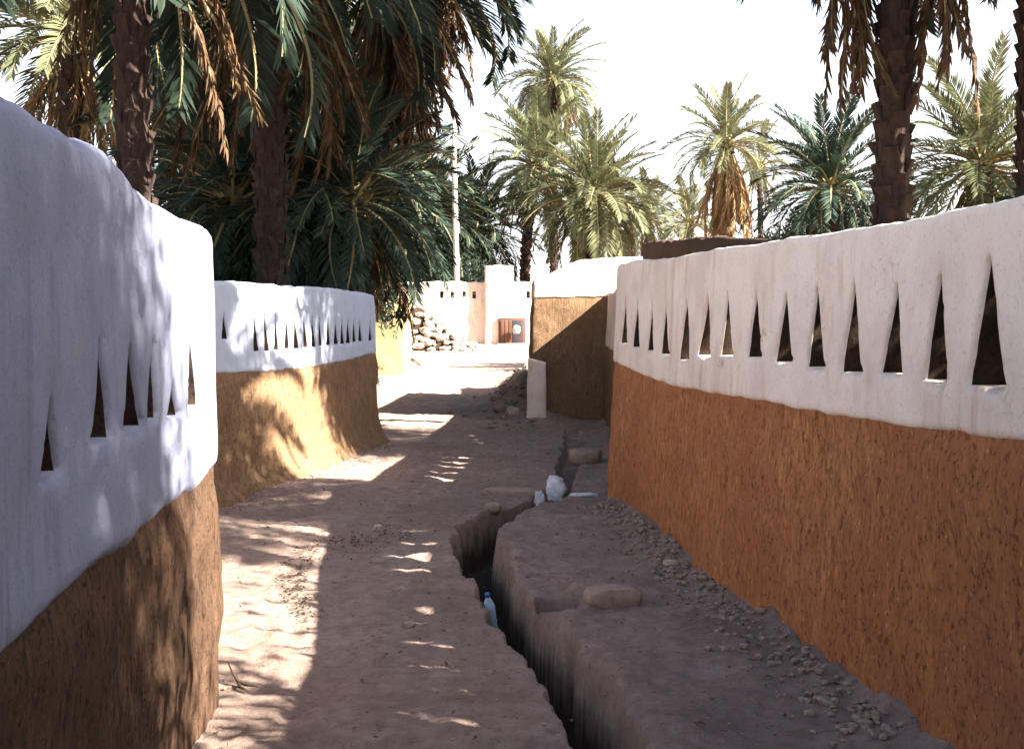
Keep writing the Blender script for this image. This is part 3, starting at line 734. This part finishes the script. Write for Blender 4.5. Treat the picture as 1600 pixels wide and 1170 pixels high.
palm_px('low dark palm behind the far wall near the pale pole', 672, 340, 47, 3.9, 121, FS_D, r=.24, n=60, n_dead=30)
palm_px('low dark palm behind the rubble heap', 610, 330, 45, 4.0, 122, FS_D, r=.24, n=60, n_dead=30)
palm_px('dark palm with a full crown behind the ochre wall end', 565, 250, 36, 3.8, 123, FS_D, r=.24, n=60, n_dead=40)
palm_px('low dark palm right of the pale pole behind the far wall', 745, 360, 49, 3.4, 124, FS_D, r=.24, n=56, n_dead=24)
for i_, (px_, py_, d_, L_, lab_) in enumerate([(372, 325, 17.0, 2.1, 'short bushy palm showing over the start of the second left wall'), (470, 318, 17.5, 2.3, 'short bushy palm over the middle of the second left wall'),
        (552, 322, 17.2, 2.0, 'short bushy palm over the far half of the second left wall'), (505, 250, 20.5, 2.4, 'short palm in the second row above the middle of the left wall'),
        (552, 262, 23.0, 2.1, 'short palm rising behind the far end of the second left wall'), (330, 255, 19.5, 2.5, 'short palm between the two dark left trunks')]):
    palm_px(lab_, px_, py_, d_, L_, 150 + i_, FS_M, r=.2, n=60, n_dead=10, el_lo=-38, group='short palms of the thicket')
# palms standing right of the frame, whose crowns shade the lane
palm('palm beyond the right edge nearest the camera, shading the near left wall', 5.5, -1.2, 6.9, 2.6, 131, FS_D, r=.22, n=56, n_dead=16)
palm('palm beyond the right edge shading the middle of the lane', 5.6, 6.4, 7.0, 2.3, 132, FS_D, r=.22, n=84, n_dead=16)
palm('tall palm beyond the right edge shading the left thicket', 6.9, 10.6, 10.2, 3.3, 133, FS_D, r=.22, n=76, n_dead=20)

# low palm thicket
CL = [(-4.1, 7.6, 1.9, FS_D, 'low palm clump leaning over the near left wall'),
      (-5.0, 9.6, 2.2, FS_D, 'palm clump behind the leftmost trunk'),
      (-5.2, 12.4, 2.2, FS_D, 'dark palm clump right behind the start of the second left wall'),
      (-5.1, 17.6, 2.5, FS_D, 'dark palm clump under the thick left trunk'),
      (-4.2, 18.6, 2.4, FS_D, 'dark palm clump behind the middle of the second left wall'),
      (-5.2, 21.5, 2.4, FS_D, 'dark palm clump behind the far end of the second left wall'),
      (-6.6, 19.0, 2.6, FS_D, 'palm clump in the second row under the left palms'),
      (-6.2, 23.5, 2.8, FS_D, 'palm clump in the third row of the thicket'),
      (-5.4, 29.5, 3.0, FS_D, 'palm clump deepest in the left thicket'),
      (-3.3, 46.0, 3.4, FS_D, 'dark palm clump at the foot of the pale pole behind the wall'),
      (5.6, 15.5, 2.0, FS_D, 'palm clump behind the right wall near the big trunk'),
      (7.6, 20.5, 2.6, FS_D, 'dark palm clump under the bushy palm on the right'),
      (9.6, 24.0, 2.4, FS_D, 'palm clump at the foot of the pale right palm'),
      (4.9, 6.4, 1.7, FS_D, 'palm clump seen through the openings of the right wall'),
      (5.0, 3.6, 1.7, FS_D, 'palm clump behind the nearest openings of the right wall')]
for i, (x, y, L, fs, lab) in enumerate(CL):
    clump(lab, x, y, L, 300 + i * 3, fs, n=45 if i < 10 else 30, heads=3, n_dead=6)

# leafy shrubs filling the thicket; unseen ones at right added to block sky
def shrub_mesh(seed, n=7000):
    rg = np.random.default_rng(seed)
    u = rg.normal(size=(n, 3)); u /= np.linalg.norm(u, axis=1)[:, None]; u[:, 2] = np.abs(u[:, 2]) * 1.0 - .15 * (rg.random(n) < .3)
    rad = rg.random(n) ** .3 * (1 + .30 * vnoise(u * 2.0 + seed, .6, seed))
    c = u * rad[:, None]; d = u + rg.normal(size=(n, 3)) * .8; d /= np.linalg.norm(d, axis=1)[:, None]
    w = np.cross(d, rg.normal(size=(n, 3))); w /= np.linalg.norm(w, axis=1)[:, None]
    l = rg.uniform(.05, .11, n)[:, None]; q = .013
    V_ = np.stack([c, c + d * l * .5 + w * q, c + d * l, c + d * l * .5 - w * q], 1).reshape(-1, 3)
    return mesh('foliage', V_, np.arange(4 * n).reshape(-1, 4), M_GREEN_D, False)
SHR = [shrub_mesh(k) for k in (1, 2, 3)]
for i, (px, d, rx, h, lab) in enumerate([
        (380, 17.5, 1.0, 3.0, 'dark leafy shrub behind the sunlit start of the second left wall'), (455, 18.5, 1.1, 3.3, 'dark leafy shrub between the thick trunk and the wall middle'),
        (530, 20.5, 1.1, 3.5, 'dark leafy shrub behind the shaded half of the second left wall'), (520, 26.5, 1.3, 3.9, 'dark leafy shrub over the far end of the second left wall'),
        (620, 44.5, 2.0, 4.6, 'dark leafy shrub behind the rubble heap'), (690, 45.5, 1.9, 4.6, 'dark leafy shrub behind the left part of the far wall'),
        (310, 15.8, 1.0, 2.9, 'dark leafy shrub hidden beside the near left wall end'), (1290, 29.5, 2.0, 4.2, 'dark leafy shrub under the bushy palm on the right'), (1215, 31.0, 1.5, 3.6, 'dark leafy shrub left of the bushy palm on the right'),
        (2500, 4.6, 1.9, 3.9, 'tall shrub added beyond the right edge behind the nearest openings'), (4200, 2.2, 1.9, 4.0, 'tall shrub added beyond the right edge level with the camera'),
        (3.9e5, .02, 1.7, 4.0, 'tall shrub added beyond the right edge just behind the camera'), (2030, 7.0, 1.7, 3.7, 'tall shrub added beyond the right edge behind the middle of the right wall')]):
    x = at(px, d); sh = thing('shrub', lab, 'shrub', (x, d, gz(x, d)), i * 1.3, 'dark shrubs of the garden')
    f_ = link('foliage', SHR[i % 3], sh); f_.location = (0, 0, h * .45); f_.scale = (rx, rx, h * .55)
    rs = random.Random(i)
    for k in range(4):
        a = k * 1.6 + rs.random(); v_, g_ = tube([(0, 0, -.1), (.2 * math.cos(a), .2 * math.sin(a), h * .3), (.5 * rx * math.cos(a), .5 * rx * math.sin(a), h * .7)], [.05, .035, .015], 6)
        link('stem', mesh('stem', v_, g_, M_TRUNK), sh)

# unseen leafy trees added right of and behind the frame to block light
def shade_tree(label, x, y, zc, rx, rz_, seed):
    z0 = gz(x, y); t = thing('shade_tree', label, 'tree', (x, y, z0), seed, 'added shade trees right of the lane'); rs = random.Random(seed)
    v_, g_ = tube([(0, 0, -.2), (.1, .05, 1.5), (-.05, .1, zc * .6), (0, 0, zc)], [.20, .16, .12, .05], 10); link('trunk', mesh('trunk', v_, g_, M_TRUNK), t)
    for k in range(4):
        a = k * 1.57 + rs.random(); p = (rx * .55 * math.cos(a), rx * .55 * math.sin(a), zc + rs.uniform(-.3, .5) * rz_)
        v_, g_ = tube([(-.03, .07, zc * .6), tuple(q * .6 for q in p[:2]) + (zc * .85,), p], [.07, .05, .02], 6); link('limb', mesh('limb', v_, g_, M_TRUNK), t)
        f_ = link('crown', SHR[(seed + k) % 3], t); f_.location = p; f_.scale = (rx * .75, rx * .75, rz_ * .9); f_.rotation_euler = (0, 0, k * 2.1)
shade_tree('leafy tree added beyond the right edge shading the near left wall', 5.6, -.45, 5.5, 1.35, 2.0, 1)
shade_tree('spreading leafy tree added behind the camera on the right', 3.6, -4.6, 4.6, 2.3, 2.0, 3)
shade_tree('leafy tree added behind the camera, deeper in the right garden', 6.6, -6.0, 5.0, 2.4, 2.2, 4)
shade_tree('leafy tree added behind the camera, farthest from the lane', 9.6, -2.6, 4.6, 2.3, 2.0, 5)
shade_tree('leafy tree added beyond the right edge, east of the near shading palm', 8.6, 1.6, 4.2, 2.0, 1.9, 7)
shade_tree('leafy tree added beyond the right edge between lane and palms', 9.0, 5.6, 4.4, 2.2, 2.0, 6)
shade_tree('leafy tree added beyond the right edge shading the second left wall', 6.6, 11.1, 6.6, 1.7, 1.7, 2)

# ------------------------------------------------------------------ small things
# white plastered kerb post at the corner
rp = thing('buttress', 'low white plastered buttress at the foot of the brown corner wall', 'buttress', (at(838, 17.7), 17.72, 0))
pB = Path([(at(821, 17.6), 17.66), (at(837, 17.6), 17.60), (at(855, 17.6), 17.62)], -1)
slab('buttress_body', rp, pB, lambda s: np.full_like(s, -.2), lambda s: .97 - .15 * (s - .17), .27, 0, .06, .05, .045, [], [M_WHITE], 61, .05, (.03, .008), (0, .02))

# niche with old door in the far wall
xd = at(800, DF - .5)
nd = thing('door', 'small reddish wooden door with a dark gap at the foot of the far pier', 'door', (xd, DF - .62, gz(xd, DF - .6)))
link('frame', mesh('frame', *box(1.0, .10, 1.02, .02), M_WOOD), nd, loc=(0, .06, -.05))
for k in range(3): link('plank', mesh('plank', *box(.13, .04, .86, .01, .003, k), M_WOOD), nd, loc=(-.36 + .14 * k, 0, .02))
link('gap_panel', mesh('gap_panel', *box(.42, .03, .86, .01), M_GAP_SHADE), nd, loc=(.20, .003, .02))  # solid dark panel painted in place of the shaded gap
link('sill', mesh('sill', *box(1.1, .3, .07, .02), M_STONE), nd, loc=(0, -.1, -.04))
sk = tag(link('sack', mesh('sack', *rock(77, .15, .12, .17), M_CLOTH), None, loc=(xd + .16, DF - .85, gz(xd, DF - .9) + .55)), 'pale cloth bundle hanging at the small far door', 'sack')

# bank of rubble
rb = thing('rubble_bank', 'heap of pale sunlit stones with dark gaps left of the far wall', 'rubble', (at(690, 38), 38, gz(at(690, 38), 38)))
stones = [mesh('stone', *rock(200 + k, .17, .13, .10, 1), M_STONE, False) for k in range(6)]
rr = random.Random(3)
xb0, xb1 = at(632, 38), at(760, 38)
prof_n = 40; cv = []; cf = []
for i in range(prof_n + 1):
    t = i / prof_n; x = (xb0 + (xb1 - xb0) * t) - at(690, 38); h = 1.95 * (1 - t) ** 1.2 + .05
    for j, (yy, q) in enumerate(((-1.0, -.2), (-.45, .40), (-.1, .80), (.4, .92), (1.0, .6), (1.4, -.2))): cv.append((x, yy, h * q - .05 + rr.uniform(-.04, .04)))
for i in range(prof_n):
    for j in range(5): cf.append((i * 6 + j, i * 6 + 6 + j, i * 6 + 7 + j, i * 6 + 1 + j))
link('rubble_core', mesh('rubble_core', cv, cf, M_INNER), rb)  # near-black core paints the shade between the stones
for i in range(130):
    t = rr.random() ** 1.25; x = (xb0 + (xb1 - xb0) * t) - at(690, 38); h = 1.95 * (1 - t) ** 1.2 + .05; q = rr.random()
    yy = -1.0 + 1.0 * q; zz = h * np.interp(yy, [-1, -.45, -.1, .4], [-.1, .42, .82, .95])
    o = link('stone', rr.choice(stones), rb); s_ = rr.uniform(.55, 1.2) * (1.15 - .4 * t)
    o.matrix_local = Matrix.Translation((x, yy - .03, zz)) @ Matrix.Rotation(rr.uniform(0, 6), 4, 'Z') @ Matrix.Rotation(rr.uniform(-.5, .5), 4, 'X') @ Matrix.Diagonal((s_, s_, s_ * rr.uniform(.8, 1.2), 1))

# pole
xp = at(713, 42.75); zp0 = gz(xp, 42.75)
po = thing('pole', 'slender bleached wooden pole standing before the dark thicket', 'pole', (xp, 42.75, zp0))
v_, f_ = tube([(0, 0, -.3), (.03, 0, 2), (-.03, 0, 4.5), (-.08, 0, 7), (-.05, 0, 9.0)], [.115, .11, .105, .095, .08], 10)
link('shaft', mesh('shaft', v_, f_, M_POLE), po)

# loose block beside the slot, and other path stones
def stone(label, px, d, sx, sy, sz, seed, rz=0, mat=M_STONE_D, dz=0, sq=.6):
    x = at(px, d); o = link('path_stone', mesh('path_stone', *rock(seed, sx, sy, sz, 3, sq), mat)); o.location = (x, d, gz(x, d) + sz * .55 + dz); o.rotation_euler = (0, 0, rz)
    return tag(o, label, 'stone', 'stones on the path')
stone('squarish brown block lying on the bank beside the channel slot', 955, 6.12, .145, .085, .06, 401, .22, sq=.38)
stone('small pale stone on the bank, left of the right wall foot', 1048, 6.9, .045, .03, .02, 402, .2, M_STONE)
stone('dark stone at the edge of the channel bend', 770, 9.4, .07, .05, .045, 403, .4)
stone('flat stone slab lying across the far bend of the channel', 800, 10.3, .26, .10, .05, 404, -.2)
stone('rounded stone beside the litter in the channel', 885, 10.9, .13, .09, .08, 405, .3)
stone('low stone at the recessed wall beyond the litter', 915, 12.2, .18, .12, .10, 406, .3)
stone('pinkish stone on the earth bank by the white buttress', 801, 17.9, .10, .08, .08, 407, .1, M_STONE)
stone('second pale stone on the earth bank above the path', 783, 18.6, .13, .1, .07, 408, .8)
stone('dark stone high on the earth bank', 790, 20.5, .12, .1, .09, 409, .3)
stone('small clod on the path near the ledge', 640, 5.9, .03, .025, .018, 410, .5)
stone('pebble on the middle of the path', 590, 8.6, .035, .03, .02, 411, .2, M_STONE)

# loose gravel and clods
gv = []; gf = []; rr = random.Random(9); protos = [rock(500 + k, 1, .8, .55, 1) for k in range(4)]
def scatter(n, fx, smin, smax):
    for i in range(n):
        x, y = fx(); q = rr.uniform(smin, smax) * rr.uniform(.5, 1); P_, f__ = rr.choice(protos); a = rr.uniform(0, 6.28); c, s = math.cos(a), math.sin(a); z = gz_fast(x, y)
        k = len(gv)
        for p in P_: gv.append((x + q * (p[0] * c - p[1] * s), y + q * (p[0] * s + p[1] * c), z + q * (p[2] + .25)))
        gf.extend([(k + t[0], k + t[1], k + t[2]) for t in f__])
def gz_fast(x, y):
    j = int(np.clip(np.searchsorted(ys, y), 1, ny - 1)); i = int(np.clip(np.searchsorted(GX[j], x), 1, nx - 1)); return GZ[j, i]
def f_wall():
    y = rr.uniform(4.0, 9.3); x = np.interp(y, _rw_y, _rw_x) - abs(rr.gauss(0, .14)) - .03; return x, y
def f_path(): return rr.uniform(-2.2, 1.2), rr.uniform(4.0, 14)
def f_bank(): return rr.gauss(.05, .3), rr.uniform(16.5, 24)
def f_left(): y = rr.uniform(6.0, 14.5); return np.interp(y, [5, 8, 10.2, 14.6], [-2.9, -2.75, -2.35, -1.6]) + abs(rr.gauss(0, .12)), y
scatter(700, f_wall, .005, .030); scatter(1500, f_path, .003, .013); scatter(160, f_bank, .02, .08); scatter(160, f_left, .006, .03)
gr = link('gravel', mesh('gravel', gv, gf, M_STONE_D, False)); gr['kind'] = 'stuff'; gr['label'] = 'loose gravel and clods scattered over the path'; gr['category'] = 'gravel'

# trail of dark dead leaf litter on the path
lv = []; lf = []
for i in range(900):
    t = rr.random(); px_ = np.interp(t, [0, .35, .6, 1], [478, 455, 490, 640]) + rr.gauss(0, 14); py_ = np.interp(t, [0, .35, .6, 1], [965, 905, 855, 830]) + rr.gauss(0, 8)
    d = EYE * FPX / (py_ - PY0); x = at(px_, d); y = d
    if i > 420: x, y = f_path() if i % 3 else f_wall()
    z = gz_fast(x, y) + .006; a = rr.uniform(0, 6.28); l = rr.uniform(.008, .028); w = l * .3; c_, s_ = math.cos(a), math.sin(a); k = len(lv)
    for u, v2, h_ in ((-l, 0, 0), (0, w, .006), (l, 0, .002), (0, -w, .006), (0, 0, .012)): lv.append((x + u * c_ - v2 * s_, y + u * s_ + v2 * c_, z + h_ * rr.uniform(.3, 1.3)))
    lf += [(k, k + 3, k + 4), (k + 3, k + 2, k + 4), (k + 2, k + 1, k + 4), (k + 1, k, k + 4)]
ll_ = link('leaf_litter', mesh('leaf_litter', lv, lf, M_TWIG, False)); ll_['kind'] = 'stuff'; ll_['label'] = 'dark leaf litter in a curving trail and scattered over the path'; ll_['category'] = 'leaf litter'

# litter in the channel
bt = thing('plastic_bottle', 'pale blue plastic bottle wedged upright in the narrow channel', 'bottle', (-.115, 6.52, -.20))
bt.rotation_euler = (.35, -.12, 0)
link('bottle_body', mesh('bottle_body', *lathe([(.02, 0), (.033, .004), (.036, .02), (.033, .05), (.036, .06), (.033, .08), (.036, .09), (.033, .11), (.036, .13), (.034, .16), (.022, .20), (.013, .215), (.013, .228)], 20), M_BOTTLE), bt)
link('cap', mesh('cap', *lathe([(.0155, .228), (.0155, .245), (.014, .248)], 16), M_CAP), bt)
def bag(label, px, d, sx, sy, sz, seed):
    P_, f__ = rock(seed, 1, 1, 1, 4); n_ = np.linalg.norm(P_, axis=1)[:, None]
    P_ = P_ * (1 + .34 * np.abs(fbm(P_ / n_ * 1.6, 1.1, seed, 2))[:, None] - .22) * np.array([sx, sy, sz]); x = at(px, d)
    o = link('plastic_bag', mesh('plastic_bag', P_, f__, M_BAG)); o.location = (x, d, max(gz(x, d), -.06) + sz * .8); return tag(o, label, 'plastic bag', 'litter in the channel')
bag('crumpled white plastic bag standing at the channel bend', 868, 10.25, .09, .07, .14, 601)
bag('small crumpled white scrap left of the larger bag', 843, 10.0, .05, .04, .08, 602)
bag('flat white plastic strip lying right of the larger bag', 912, 10.1, .14, .04, .018, 603)
# twig at the lower left
tw = thing('twig', 'dark curled dead twig on the sunlit patch at lower left', 'twig', (at(372, 4.9), 4.9, gz(at(372, 4.9), 4.9)))
v_, f_ = tube([(-.05, .02, .10), (-.025, .01, .055), (0, 0, .025), (.04, -.02, .018), (.09, -.03, .012)], [.003, .005, .009, .012, .004], 6); link('stalk', mesh('stalk', v_, f_, M_TWIG), tw)
v_, f_ = tube([(0, 0, .02), (.02, -.05, .015), (.07, -.09, .01)], [.008, .007, .003], 6); link('side_shoot', mesh('side_shoot', v_, f_, M_TWIG), tw)
